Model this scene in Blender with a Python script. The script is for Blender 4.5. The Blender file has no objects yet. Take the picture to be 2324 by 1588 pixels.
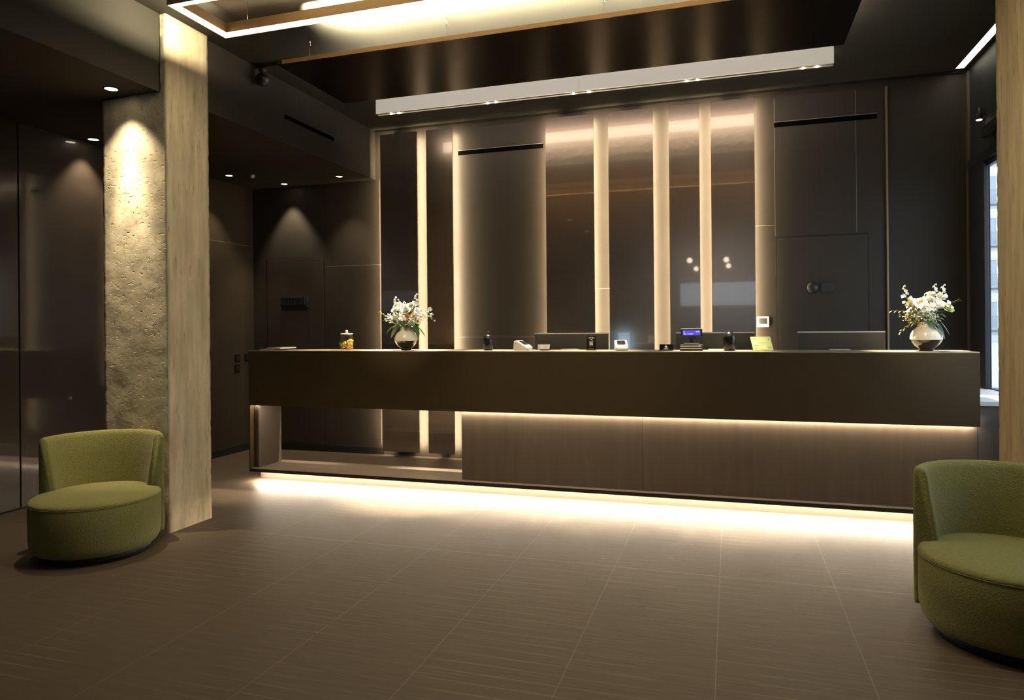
import bpy, bmesh, math, random
from mathutils import Vector, Matrix, noise
random.seed(7)
S = bpy.context.scene
COL = S.collection
PI = math.pi

# ------------------------------------------------------------------ helpers
class MB:
    """collects shapes and links them as one mesh object"""
    def __init__(s):
        s.bm = bmesh.new()
    def box(s, x0, x1, y0, y1, z0, z1, bev=0.0, mi=0, seg=2):
        r = bmesh.ops.create_cube(s.bm, size=1.0)
        vs = r['verts']
        for v in vs:
            v.co = Vector(((x0 + x1) / 2 + v.co.x * (x1 - x0), (y0 + y1) / 2 + v.co.y * (y1 - y0), (z0 + z1) / 2 + v.co.z * (z1 - z0)))
        fs = set(f for v in vs for f in v.link_faces)
        if bev > 0:
            es = list(set(e for v in vs for e in v.link_edges))
            q = bmesh.ops.bevel(s.bm, geom=es, offset=bev, segments=seg, profile=0.5, affect='EDGES')
            fs = set(f for f in fs if f.is_valid) | set(q['faces'])
        for f in fs:
            f.material_index = mi
        return s
    def lathe(s, prof, c=(0, 0, 0), n=32, mi=0, cap=True):
        rings = []
        for (r, z) in prof:
            if r < 1e-5:
                rings.append([s.bm.verts.new((c[0], c[1], c[2] + z))])
            else:
                rings.append([s.bm.verts.new((c[0] + r * math.cos(2 * PI * k / n), c[1] + r * math.sin(2 * PI * k / n), c[2] + z)) for k in range(n)])
        for a, b in zip(rings, rings[1:]):
            for k in range(n):
                k2 = (k + 1) % n
                if len(a) == 1 and len(b) == 1:
                    continue
                if len(a) == 1:
                    f = s.bm.faces.new((a[0], b[k2], b[k]))
                elif len(b) == 1:
                    f = s.bm.faces.new((a[k], a[k2], b[0]))
                else:
                    f = s.bm.faces.new((a[k], a[k2], b[k2], b[k]))
                f.material_index = mi; f.smooth = True
        if cap:
            for rg, rev in ((rings[0], True), (rings[-1], False)):
                if len(rg) > 1:
                    f = s.bm.faces.new(rg[::-1] if rev else rg); f.material_index = mi
        return s
    def tube(s, pts, r, n=8, mi=0, r1=None):
        pts = [Vector(p) for p in pts]
        rings = []
        for i, p in enumerate(pts):
            d = (pts[min(i + 1, len(pts) - 1)] - pts[max(i - 1, 0)]).normalized()
            a = d.cross(Vector((0, 0, 1)) if abs(d.z) < 0.9 else Vector((1, 0, 0))).normalized()
            b = d.cross(a)
            rr = r if r1 is None else r + (r1 - r) * i / max(1, len(pts) - 1)
            rings.append([s.bm.verts.new(p + (a * math.cos(2 * PI * k / n) + b * math.sin(2 * PI * k / n)) * rr) for k in range(n)])
        for a, b in zip(rings, rings[1:]):
            for k in range(n):
                f = s.bm.faces.new((a[k], a[(k + 1) % n], b[(k + 1) % n], b[k])); f.smooth = True; f.material_index = mi
        s.bm.faces.new(rings[0][::-1]).material_index = mi
        s.bm.faces.new(rings[-1]).material_index = mi
        return s
    def ball(s, c, r, sub=2, sc=(1, 1, 1), mi=0):
        q = bmesh.ops.create_icosphere(s.bm, subdivisions=sub, radius=r)
        for v in q['verts']:
            v.co = Vector((c[0] + v.co.x * sc[0], c[1] + v.co.y * sc[1], c[2] + v.co.z * sc[2]))
            for f in v.link_faces:
                f.smooth = True; f.material_index = mi
        return s
    def poly(s, pts, mi=0):
        f = s.bm.faces.new([s.bm.verts.new(p) for p in pts]); f.material_index = mi
        return s
    def prism(s, pts, axis, d0, d1, mi=0, bev=0.0):
        """extrude a 2D outline along an axis (outline in the other two axes)"""
        def P(a, b, d):
            return {'x': (d, a, b), 'y': (a, d, b), 'z': (a, b, d)}[axis]
        A = [s.bm.verts.new(P(a, b, d0)) for a, b in pts]
        B = [s.bm.verts.new(P(a, b, d1)) for a, b in pts]
        n = len(pts); fs = [s.bm.faces.new(A), s.bm.faces.new(B[::-1])]
        for k in range(n):
            fs.append(s.bm.faces.new((A[k], B[k], B[(k + 1) % n], A[(k + 1) % n])))
        bmesh.ops.recalc_face_normals(s.bm, faces=fs)
        if bev:
            es = list(set(e for f in fs for e in f.edges))
            q = bmesh.ops.bevel(s.bm, geom=es, offset=bev, segments=2, profile=.5, affect='EDGES')
            fs = [f for f in fs if f.is_valid] + q['faces']
        for f in fs:
            f.material_index = mi
        return s
    def build(s, name, mats, parent=None, smooth=False):
        me = bpy.data.meshes.new(name)
        bmesh.ops.recalc_face_normals(s.bm, faces=s.bm.faces[:])
        s.bm.to_mesh(me); s.bm.free()
        if smooth:
            for p in me.polygons:
                p.use_smooth = True
        if not isinstance(mats, (list, tuple)):
            mats = [mats]
        for m in mats:
            me.materials.append(m)
        o = bpy.data.objects.new(name, me); COL.objects.link(o)
        if parent is not None:
            o.parent = parent
        return o

def tag(o, label=None, cat=None, group=None, kind=None):
    if label: o['label'] = label
    if cat: o['category'] = cat
    if group: o['group'] = group
    if kind: o['kind'] = kind
    return o

def thing(name, label, cat, loc=(0, 0, 0), rz=0.0, group=None):
    o = bpy.data.objects.new(name, None); COL.objects.link(o)
    o.empty_display_size = 0.1
    o.location = loc; o.rotation_euler = (0, 0, rz)
    return tag(o, label, cat, group)

def copy_tree(o, parent=None):
    c = o.copy(); COL.objects.link(c)
    if parent is not None:
        c.parent = parent
    for ch in list(o.children):
        copy_tree(ch, c)
    return c

# ------------------------------------------------------------------ materials
def new_mat(name):
    m = bpy.data.materials.new(name); m.use_nodes = True
    nt = m.node_tree
    return m, nt, nt.nodes['Principled BSDF']

def mat(name, col, rough=0.5, metal=0.0, spec=0.5, noise_s=None, noise_a=0.15, bump_s=None, bump_a=0.2, bump_d=0.01,
        stretch=None, rough_var=0.0, coat=0.0, detail=4.0, sheen=0.0, coat_r=.08):
    m, nt, b = new_mat(name)
    N, L = nt.nodes, nt.links
    b.inputs['Base Color'].default_value = (*col, 1); b.inputs['Roughness'].default_value = rough
    b.inputs['Metallic'].default_value = metal; b.inputs['Specular IOR Level'].default_value = spec
    b.inputs['Coat Weight'].default_value = coat; b.inputs['Coat Roughness'].default_value = coat_r
    b.inputs['Sheen Weight'].default_value = sheen
    vec = None
    if noise_s or bump_s:
        g = N.new('ShaderNodeNewGeometry' if stretch else 'ShaderNodeTexCoord')
        mp = N.new('ShaderNodeMapping'); mp.inputs['Scale'].default_value = stretch or (1, 1, 1)
        L.new(g.outputs['Position' if stretch else 'Object'], mp.inputs['Vector']); vec = mp.outputs['Vector']
    if noise_s:
        n = N.new('ShaderNodeTexNoise'); n.inputs['Scale'].default_value = noise_s; n.inputs['Detail'].default_value = detail
        L.new(vec, n.inputs['Vector'])
        mx = N.new('ShaderNodeMix'); mx.data_type = 'RGBA'
        lo = tuple(c * (1 - noise_a) for c in col); hi = tuple(min(1, c * (1 + noise_a)) for c in col)
        mx.inputs['A'].default_value = (*lo, 1); mx.inputs['B'].default_value = (*hi, 1)
        L.new(n.outputs['Fac'], mx.inputs['Factor']); L.new(mx.outputs['Result'], b.inputs['Base Color'])
        if rough_var:
            mr = N.new('ShaderNodeMapRange'); mr.inputs['From Min'].default_value = .3; mr.inputs['From Max'].default_value = .7
            mr.inputs['To Min'].default_value = max(0, rough - rough_var); mr.inputs['To Max'].default_value = rough + rough_var
            L.new(n.outputs['Fac'], mr.inputs['Value']); L.new(mr.outputs['Result'], b.inputs['Roughness'])
    if bump_s:
        n2 = N.new('ShaderNodeTexNoise'); n2.inputs['Scale'].default_value = bump_s; n2.inputs['Detail'].default_value = detail
        L.new(vec, n2.inputs['Vector'])
        bp = N.new('ShaderNodeBump'); bp.inputs['Strength'].default_value = bump_a; bp.inputs['Distance'].default_value = bump_d
        L.new(n2.outputs['Fac'], bp.inputs['Height']); L.new(bp.outputs['Normal'], b.inputs['Normal'])
    return m

def emit(name, col, strength):
    m, nt, b = new_mat(name)
    b.inputs['Base Color'].default_value = (.8, .8, .8, 1) if strength > 1.6 or strength < .1 else (.04, .04, .05, 1)
    b.inputs['Emission Color'].default_value = (*col, 1); b.inputs['Emission Strength'].default_value = strength
    return m

def glass(name, tint=(1, 1, 1), fac=0.06):
    m = bpy.data.materials.new(name); m.use_nodes = True
    nt = m.node_tree; N, L = nt.nodes, nt.links
    N.remove(N['Principled BSDF'])
    t = N.new('ShaderNodeBsdfTransparent'); t.inputs['Color'].default_value = (*tint, 1)
    g = N.new('ShaderNodeBsdfGlossy'); g.inputs['Roughness'].default_value = .03
    fr = N.new('ShaderNodeLayerWeight'); fr.inputs['Blend'].default_value = .5
    pw = N.new('ShaderNodeMath'); pw.operation = 'POWER'; pw.inputs[1].default_value = 4.0; L.new(fr.outputs['Facing'], pw.inputs[0])
    ad = N.new('ShaderNodeMath'); ad.operation = 'MULTIPLY_ADD'; ad.inputs[1].default_value = .5; ad.inputs[2].default_value = fac; ad.use_clamp = True
    mx = N.new('ShaderNodeMixShader')
    L.new(pw.outputs[0], ad.inputs[0]); L.new(ad.outputs[0], mx.inputs['Fac'])
    L.new(t.outputs[0], mx.inputs[1]); L.new(g.outputs[0], mx.inputs[2])
    L.new(mx.outputs[0], N['Material Output'].inputs['Surface'])
    return m

def floor_mat():
    m, nt, b = new_mat('floor_tile')
    N, L = nt.nodes, nt.links
    g = N.new('ShaderNodeNewGeometry'); sp = N.new('ShaderNodeSeparateXYZ'); L.new(g.outputs['Position'], sp.inputs[0])
    def M(op, a, bb=None, c=None):
        n = N.new('ShaderNodeMath'); n.operation = op
        for i, v in enumerate((a, bb, c)):
            if v is None: continue
            if isinstance(v, (int, float)): n.inputs[i].default_value = v
            else: L.new(v, n.inputs[i])
        return n.outputs[0]
    def lines(sock, off, per, hw):
        t = M('DIVIDE', M('SUBTRACT', sock, off), per)
        d = M('MULTIPLY', M('ABSOLUTE', M('SUBTRACT', M('FRACT', M('ADD', t, .5)), .5)), per)
        mr = N.new('ShaderNodeMapRange'); mr.inputs['From Min'].default_value = hw * .55; mr.inputs['From Max'].default_value = hw
        mr.inputs['To Min'].default_value = 1; mr.inputs['To Max'].default_value = 0
        L.new(d, mr.inputs['Value']); return mr.outputs['Result']
    jx = lines(sp.outputs['X'], -.062, .5435, .0020)
    jy = lines(sp.outputs['Y'], 3.75, 3.26, .0024)
    st = lines(sp.outputs['Y'], 3.75, .0725, .0028)
    # worn visibility of the fine grooves
    mp = N.new('ShaderNodeMapping'); mp.inputs['Scale'].default_value = (1.3, .9, 1); L.new(g.outputs['Position'], mp.inputs['Vector'])
    n1 = N.new('ShaderNodeTexNoise'); n1.inputs['Scale'].default_value = 1.2; n1.inputs['Detail'].default_value = 5; L.new(mp.outputs[0], n1.inputs['Vector'])
    vis = N.new('ShaderNodeMapRange'); vis.inputs['From Min'].default_value = .46; vis.inputs['From Max'].default_value = .62; L.new(n1.outputs['Fac'], vis.inputs['Value'])
    stv = M('MULTIPLY', st, M('MULTIPLY', vis.outputs['Result'], .45))
    ln = M('MAXIMUM', M('MAXIMUM', M('MULTIPLY', jx, .42), M('MULTIPLY', jy, .8)), stv)
    # directional grain
    mp2 = N.new('ShaderNodeMapping'); mp2.inputs['Scale'].default_value = (2.5, 34, 1); L.new(g.outputs['Position'], mp2.inputs['Vector'])
    n2 = N.new('ShaderNodeTexNoise'); n2.inputs['Scale'].default_value = 1.6; n2.inputs['Detail'].default_value = 6; L.new(mp2.outputs[0], n2.inputs['Vector'])
    cr = N.new('ShaderNodeMix'); cr.data_type = 'RGBA'
    cr.inputs['A'].default_value = (.074, .055, .039, 1); cr.inputs['B'].default_value = (.126, .094, .067, 1)
    L.new(n2.outputs['Fac'], cr.inputs['Factor'])
    mx = N.new('ShaderNodeMix'); mx.data_type = 'RGBA'; L.new(ln, mx.inputs['Factor'])
    L.new(cr.outputs['Result'], mx.inputs['A']); mx.inputs['B'].default_value = (.30, .245, .19, 1)
    L.new(mx.outputs['Result'], b.inputs['Base Color'])
    b.inputs['Roughness'].default_value = .5; b.inputs['Specular IOR Level'].default_value = .25
    bp = N.new('ShaderNodeBump'); bp.inputs['Strength'].default_value = .25; bp.inputs['Distance'].default_value = .004
    L.new(n2.outputs['Fac'], bp.inputs['Height']); L.new(bp.outputs['Normal'], b.inputs['Normal'])
    return m

def concrete_mat(name, lo, hi, pits, streak):
    m, nt, b = new_mat(name)
    N, L = nt.nodes, nt.links
    g = N.new('ShaderNodeNewGeometry')
    mp = N.new('ShaderNodeMapping'); mp.inputs['Scale'].default_value = (1, 1, .16 if streak else .8); L.new(g.outputs['Position'], mp.inputs['Vector'])
    n1 = N.new('ShaderNodeTexNoise'); n1.inputs['Scale'].default_value = 14 if streak else 7; n1.inputs['Detail'].default_value = 8
    n1.inputs['Roughness'].default_value = .62; L.new(mp.outputs[0], n1.inputs['Vector'])
    rp = N.new('ShaderNodeValToRGB'); rp.color_ramp.elements[0].position = .32; rp.color_ramp.elements[1].position = .66
    rp.color_ramp.elements[0].color = (*lo, 1); rp.color_ramp.elements[1].color = (*hi, 1)
    L.new(n1.outputs['Fac'], rp.inputs[0])
    v = N.new('ShaderNodeTexNoise'); v.inputs['Scale'].default_value = 38; v.inputs['Detail'].default_value = 3; L.new(mp.outputs[0], v.inputs['Vector'])
    pr = N.new('ShaderNodeMapRange'); pr.inputs['From Min'].default_value = .60; pr.inputs['From Max'].default_value = .70; L.new(v.outputs['Fac'], pr.inputs['Value'])
    mx = N.new('ShaderNodeMix'); mx.data_type = 'RGBA'; mm = N.new('ShaderNodeMath'); mm.operation = 'MULTIPLY'; mm.inputs[1].default_value = .5
    L.new(pr.outputs['Result'], mm.inputs[0]); L.new(mm.outputs[0], mx.inputs['Factor'])
    L.new(rp.outputs['Color'], mx.inputs['A']); mx.inputs['B'].default_value = (lo[0] * .55, lo[1] * .52, lo[2] * .48, 1)
    L.new(mx.outputs['Result'], b.inputs['Base Color'])
    b.inputs['Roughness'].default_value = .85; b.inputs['Specular IOR Level'].default_value = .25
    n3 = N.new('ShaderNodeTexNoise'); n3.inputs['Scale'].default_value = 9 if pits else 55; n3.inputs['Detail'].default_value = 5; L.new(g.outputs['Position'], n3.inputs['Vector'])
    mp3 = N.new('ShaderNodeMapping'); mp3.inputs['Scale'].default_value = (1, 1, 1.5); L.new(g.outputs['Position'], mp3.inputs['Vector'])
    n4 = N.new('ShaderNodeTexNoise'); n4.inputs['Scale'].default_value = 34; n4.inputs['Detail'].default_value = 2; L.new(mp3.outputs[0], n4.inputs['Vector'])
    pt = N.new('ShaderNodeMapRange'); pt.inputs['From Min'].default_value = .62; pt.inputs['From Max'].default_value = .72; pt.inputs['To Max'].default_value = .7; L.new(n4.outputs['Fac'], pt.inputs['Value'])
    sm = N.new('ShaderNodeMath'); sm.operation = 'SUBTRACT'; L.new(n3.outputs['Fac'], sm.inputs[0]); L.new(pt.outputs['Result'] if pits else pr.outputs['Result'], sm.inputs[1])
    bp = N.new('ShaderNodeBump'); bp.inputs['Strength'].default_value = .38 if pits else .35; bp.inputs['Distance'].default_value = .014 if pits else .005
    L.new(sm.outputs[0], bp.inputs['Height']); L.new(bp.outputs['Normal'], b.inputs['Normal'])
    return m

WARM = (1.0, .80, .52)
M = dict(
    floor=floor_mat(),
    ceiling=mat('ceiling_paint', (.040, .038, .030), .8, spec=.2),
    soffit=mat('soffit_paint', (.040, .036, .028), .8, spec=.2),
    wall=mat('wall_cladding', (.034, .0275, .0215), .55, spec=.35, noise_s=3, noise_a=.10, rough_var=.05),
    wall_left=mat('left_cladding', (.040, .030, .019), .55, spec=.3, noise_s=5, noise_a=.1),
    joint=mat('pale_joint', (.26, .21, .165), .6),
    void=mat('vent_black', (.003, .003, .003), .9, spec=0.0),
    dark=mat('black_trim', (.012, .011, .010), .6, spec=.3),
    darkwall=mat('dark_blue_grey_wall', (.024, .026, .031), .6, spec=.3),
    frame=mat('window_frame_metal', (.013, .016, .021), .45, spec=.5),
    sill=mat('white_sill', (.72, .73, .75), .5),
    bronze=mat('bronze_panel', (.37, .295, .24), .26, metal=.88, coat=1.0, coat_r=.03),
    lacquer=mat('lacquered_panel', (.058, .043, .032), .38, spec=.4, noise_s=2.0, noise_a=.12, detail=2, coat=1.0, coat_r=.05),
    raft=mat('brushed_raft', (.050, .034, .020), .24, metal=1.0, noise_s=3, noise_a=.15, stretch=(8, .4, 1)),
    copper=mat('copper_profile', (.74, .50, .28), .5, metal=.1, spec=.4),
    copper_dark=mat('copper_edge', (.42, .26, .13), .45, metal=.4),
    fascia=mat('desk_fascia', (.058, .039, .017), .5, spec=.35, noise_s=4, noise_a=.12),
    desk_low=mat('desk_lower_panel', (.125, .096, .072), .45, spec=.3, noise_s=2.0, noise_a=.24, stretch=(9, 9, .7), rough_var=.08),
    desk_shelf=mat('desk_shelf', (.095, .076, .060), .4, spec=.4, noise_s=5, noise_a=.1),
    plinth=mat('desk_plinth', (.060, .046, .036), .5),
    conc=concrete_mat('rough_concrete', (.46, .40, .28), (.70, .62, .44), True, False),
    conc2=concrete_mat('board_marked_concrete', (.52, .42, .26), (.78, .65, .43), False, True),
    fabric=mat('olive_boucle', (.225, .212, .072), .95, spec=.1, noise_s=90, noise_a=.25, bump_s=150, bump_a=.7, bump_d=.006, sheen=.15, detail=4),
    black=mat('black_plastic', (.018, .018, .018), .4),
    blackgloss=mat('black_glaze', (.012, .012, .012), .18, coat=.3),
    white=mat('white_plastic', (.80, .77, .68), .4),
    offwhite=mat('off_white_plastic', (.78, .73, .66), .6),
    silver=mat('silver_edge', (.85, .83, .79), .4),
    cream=mat('cream_glaze', (.76, .70, .56), .22, spec=.5, coat=.3),
    paper=mat('paper', (.75, .72, .66), .8),
    chrome=mat('chrome', (.75, .74, .72), .2, metal=1.0),
    glass=glass('clear_glass', (.97, .98, .97), .05),
    pane=glass('window_glass', (.95, .98, 1.0), .02),
    acrylic=glass('acrylic_sheet', (.55, .52, .48), .05),
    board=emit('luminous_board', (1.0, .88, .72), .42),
    led=emit('led_warm', (1.0, .80, .50), 200.0),
    led_floor=emit('led_under_base', (1.0, .84, .62), 370.0),
    led_box=emit('led_under_box', (1.0, .84, .60), 75.0),
    ring=emit('ring_diffuser', (1.0, .86, .60), 24.0),
    uplight=emit('ring_uplight', (1.0, .88, .60), 3200.0),
    slot=emit('ceiling_slot_light', (1.0, .93, .70), 6.0),
    lamp=emit('downlight_lens', (1.0, .86, .62), 9.0),
    globe=emit('pendant_globe', (1.0, .85, .62), 22.0),
    display=emit('blue_display', (.06, .05, .55), 1.3),
    glyph=emit('display_glyph', (.55, .55, 1.0), 1.2),
    screen=emit('screen_dark', (.05, .05, .06), .25),
    screen_blue=emit('screen_blue', (.30, .52, .75), 5.0),
)

# ------------------------------------------------------------------ the setting
H = 3.32      # upper ceiling
W = 6.42      # back wall
XL, XR = -4.97, 1.83
def struct(o, label=None, cat=None):
    o['kind'] = 'structure'
    if label: o['label'] = label
    if cat: o['category'] = cat
    return o

struct(MB().box(XL - .15, XR, -6.2, W + .15, -.12, 0).build('floor', M['floor']), 'brown grooved porcelain floor tiles of the lobby', 'floor')
struct(MB().box(-3.47, XR, -6.2, W + .15, H, H + .12).build('ceiling', M['ceiling']), 'dark upper ceiling above the reception desk', 'ceiling')
struct(MB().box(XL, -3.47, -6.2, W, 2.82, H + .12).build('trim_1', M['soffit']), 'lowered dark soffit along the left side with a tall vertical face', 'soffit')
# back wall with pale joints lying in its cladding
b = MB().box(XL - .15, XR, W, W + .15, 0, H)
for (x0, x1, z0, z1) in ((-4.07, -3.40, 1.946, 1.949), (-2.60, -1.68, 1.197, 1.200), (-1.20, -1.06, 1.643, 1.646), (.22, .37, 2.153, 2.156),
                         (.376, .379, 2.06, 3.25), (-3.425, -3.422, 0.1, 2.82), (1.015, 1.018, 2.06, 3.25)):
    b.box(x0, x1, W - .0015, W, z0, z1, mi=1)
struct(b.build('wall_back', [M['wall'], M['joint']]), 'dark brown slab-clad wall behind the reception desk', 'wall')
struct(MB().box(XL - .15, XL, -6.2, W, 0, H).box(XL, XL + .0015, 4.9, W - .003, 2.195, 2.198, mi=1).build('wall_left', [M['wall_left'], M['joint']]),
       'brown wall beyond the concrete pillar at the left', 'wall')
struct(MB().box(XL, -3.40, W - .012, W, 0, .07).box(.217, 1.83, W - .012, W, 0, .07).build('baseboard_back', M['dark']), 'black baseboard along the foot of the back wall', 'baseboard')
struct(MB().box(XL, XL + .012, 4.95, W - .012, 0, .07).build('baseboard_left', M['dark']), 'black baseboard at the foot of the left wall', 'baseboard')
struct(MB().box(-3.46, 1.82, 6.395, W, 3.30, H).build('shade_strip', M['dark']), 'thin black strip standing in for the shade between back wall and ceiling', 'trim')  # shade along the wall top, drawn as a black strip
struct(MB().box(1.237, 1.249, W - .03, W, .07, 3.25).build('trim_3', mat('bronze_trim', (.30, .23, .15), .4, metal=.5)), 'thin vertical metal trim on the right end of the back wall', 'trim')
struct(MB().box(1.815, XR, W - .05, W, .80, 3.30).build('trim_4', mat('corner_trim', (.16, .14, .12), .4, metal=.5)), 'thin corner strip where back wall meets window', 'trim')
# right wall: low wall, header and jambs round the window opening
wr = MB()
wr.box(XR, XR + .03, 6.03, W + .15, .80, H).box(XR, XR + .25, 2.9, 6.03, 2.56, H).box(XR, XR + .25, 2.9, W + .15, 0, .77).box(XR, XR + .25, -6.2, 2.9, 0, H)
struct(wr.build('wall_right', M['darkwall']), 'dark wall around the street window at the right', 'wall')
struct(MB().box(1.482, XR, 5.06, W - .012, 0, .775).build('wall_low', mat('low_wall', (.10, .095, .095), .5, spec=.35)), 'dark low wall under the window sill beside the desk', 'wall')
struct(MB().box(1.484, XR + .12, 5.045, W - .06, .775, .805, .004).build('trim_5', M['sill']), 'white window sill slab on top of the low dark wall', 'window sill')
# front wall (behind the viewpoint) with its shop window
wf = MB()
wf.box(XL - .15, -1.3, -6.35, -6.2, 0, H).box(1.3, XR + .25, -6.35, -6.2, 0, H).box(-1.3, 1.3, -6.35, -6.2, 2.45, H).box(-1.3, 1.3, -6.35, -6.2, 0, 1.75)
struct(wf.build('wall_front', M['darkwall']), 'dark wall at the street end of the lobby', 'wall')
# window in the right wall
wn = thing('window_1', 'tall street window in a dark metal frame at the right end', 'window', (XR, 0, 0)); wn['kind'] = 'structure'
f = MB()
f.box(-.012, .0, 6.20, 6.34, .806, 2.56, .003).box(-.03, .0, 5.97, 6.20, .806, 2.50, .004).box(-.03, .02, 2.9, 6.34, 2.50, 2.575, .004).box(0, .03, 2.9, 6.03, 2.46, 2.50)
f.box(0, .12, 2.9, 6.0, .77, .812).box(0, .12, 2.9, 3.0, .812, 2.46).box(-.02, .04, 4.6, 4.66, .812, 2.47)
f.build('window_frame', M['frame'], wn)
MB().box(.012, .020, 3.0, 6.03, .812, 2.47).build('window_pane', M['pane'], wn)
wn2 = thing('window_2', 'wide transom window in the street end of the lobby', 'window', (0, -6.28, 0)); wn2['kind'] = 'structure'
MB().box(-1.3, 1.3, -.03, .03, 1.75, 1.80).box(-1.3, 1.3, -.03, .03, 2.40, 2.45).box(-1.3, -1.25, -.03, .03, 1.8, 2.4).box(1.25, 1.3, -.03, .03, 1.8, 2.4).build('window_frame', M['frame'], wn2)
MB().box(-1.25, 1.25, -.004, .004, 1.8, 2.4).build('window_pane', M['pane'], wn2)

# flush doors in the back wall
def door(n, x0, x1, label):
    d = thing('door_%d' % n, label, 'door', ((x0 + x1) / 2, W, 0)); d['kind'] = 'structure'
    w = (x1 - x0) / 2
    MB().box(-w + .004, w - .004, -.006, 0, .075, 2.044, .0015).build('door_panel', M['wall'], d)
    MB().box(-w - .004, -w + .004, -.003, 0, .07, 2.052).box(w - .004, w + .004, -.003, 0, .07, 2.052).box(-w + .004, w - .004, -.003, 0, 2.044, 2.052).build('door_gap', M['dark'], d)
    return d
door(1, -4.792, -4.086, 'flush wall door carrying a row of black sign letters')
door(2, .387, 1.101, 'flush dark door to the right of the bronze panels')

# signs on the doors (letters too dark to read)
sg = thing('door_sign', 'black raised lettering sign on the left flush door', 'sign', (-4.442, W - .006, 1.585))
MB().box(-.165, .165, -.012, 0, -.062, .052, .002).build('backing', mat('sign_backing', (.020, .019, .017), .6), sg)
x = -.160
for wd in (.034, .042, .041, .050, .046, .024, .050, .020):
    c = MB().box(x + .002, x + wd - .006, -.030, -.012, -.038, .050, .002)
    c.box(x + .004, x + wd - .008, -.034, -.030, .030, .046).box(x + .004, x + wd - .008, -.034, -.030, -.034, -.020)
    c.build('letter', M['black'], sg); x += wd
sg2 = thing('round_door_sign', 'black round pictogram sign on the right flush door', 'sign', (.735, W - .006, 1.606))
q = MB(); q.lathe([(.0, 0), (.048, 0), (.048, .012), (.0, .012)], n=28)
for v in q.bm.verts:
    v.co = Vector((v.co.x - .06, -v.co.z, v.co.y))
q.build('disc', M['black'], sg2)
MB().box(0, .11, -.009, 0, -.035, .040, .002).build('text_bar', mat('sign_bar', (.022, .021, .02), .6), sg2)

# bronze panels standing off the back wall with LED strips behind their edges
YP = 6.33
panels = [(-3.375, -2.966, 'broad bronze mirror panel at the far left, next to the soffit'),
          (-2.868, -2.588, 'narrow bronze mirror panel beside the wide lit bay, left part of the wall'),
          (-1.645, -1.186, 'bronze mirror panel directly right of the wide recessed bay'),
          (-1.052, -.648, 'bronze mirror panel behind the second white card terminal'),
          (-.510, -.246, 'narrow bronze mirror panel behind the blue-lit till display'),
          (-.150, .213, 'rightmost bronze mirror panel, left of the wall thermostat')]
for (x0, x1, lab) in panels:
    x0 *= .9953; x1 *= .9953
    p = thing('bronze_wall_panel', lab, 'wall panel', ((x0 + x1) / 2, YP, 0), group='bronze panels on the back wall')
    w = (x1 - x0) / 2
    MB().box(-w, w, -.012, 0, .055, 3.245, .0015).build('panel_face', M['bronze'], p)
    MB().box(-w + .06, w - .06, 0, .09, .07, 3.20).build('backing_frame', M['dark'], p)
    for sgn in (-1, 1):
        xe = sgn * (w - .034)
        MB().box(xe - .007, xe + .007, .003, .006, .08, 3.22).build('led_strip', M['led'], p)

def slot_vent(label, pts, loc, along):
    v = thing('slot_vent', label, 'vent', loc, group='black slot vents')
    L_ = pts
    if along == 'x':
        MB().box(-L_, L_, -.004, 0, -.021, .021).build('slot', M['void'], v)
        MB().box(-L_, L_, -.007, -.004, .021, .025).build('lip', M['joint'], v)
    else:
        MB().box(0, .004, -L_, L_, -.018, .018).build('slot', M['void'], v)
        MB().box(.004, .007, -L_, L_, -.022, -.018).build('lip', M['soffit'], v)
slot_vent('black slot vent in the wide bay between bronze panels', .435, (-2.119, W, 3.018), 'x')
slot_vent('black slot vent above the right flush door', .400, (.776, W, 3.018), 'x')
slot_vent('black slot vent in the side of the lowered soffit', .372, (-3.47, 5.262, 3.036), 'y')

# wall sockets on the left wall
for i, (y, z, lab) in enumerate(((6.145, .989, 'upper of the two black switch plates stacked on the left wall'), (6.143, .882, 'lower of the two black switch plates stacked on the left wall'),
                                 (6.300, .990, 'black switch plate on the left wall half hidden by the desk end'))):
    s_ = thing('switch_plate', lab, 'switch', (XL, y, z), group='switch plates on the left wall')
    MB().box(0, .010, -.040, .040, -.040, .040, .003).build('plate', mat('plate_black', (.008, .007, .006), .6, spec=.1), s_)
    MB().box(.010, .014, -.024, .024, -.024, .024, .002).build('rocker', mat('rocker', (.018, .016, .014), .5, spec=.2), s_)

# thermostat
th = thing('wall_thermostat', 'small white square wall thermostat with a grey screen', 'thermostat', (.272, W, 1.322))
MB().box(-.050, .050, -.016, 0, -.046, .046, .005).build('housing', M['white'], th)
MB().box(-.033, .033, -.018, -.0155, -.020, .030, .002).build('screen', mat('lcd', (.05, .055, .05), .6, spec=.1), th)
for dx in (-.018, .0, .018):
    MB().box(dx - .005, dx + .005, -.018, -.0155, -.036, -.032).build('button', M['offwhite'], th)

# lacquered panels on the left wall
for (y0, y1, lab) in ((3.775, 4.90, 'tall glossy brown lacquered panel behind the left armchair'), (1.9, 3.765, 'glossy brown lacquered panel at the very edge beside the wall joint')):
    p = thing('lacquered_wall_panel', lab, 'wall panel', (XL, (y0 + y1) / 2, 0), group='glossy panels on the left wall')
    MB().box(.0, .025, -(y1 - y0) / 2, (y1 - y0) / 2, .012, 2.82, .002).build('panel_face', M['lacquer'], p)

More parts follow.
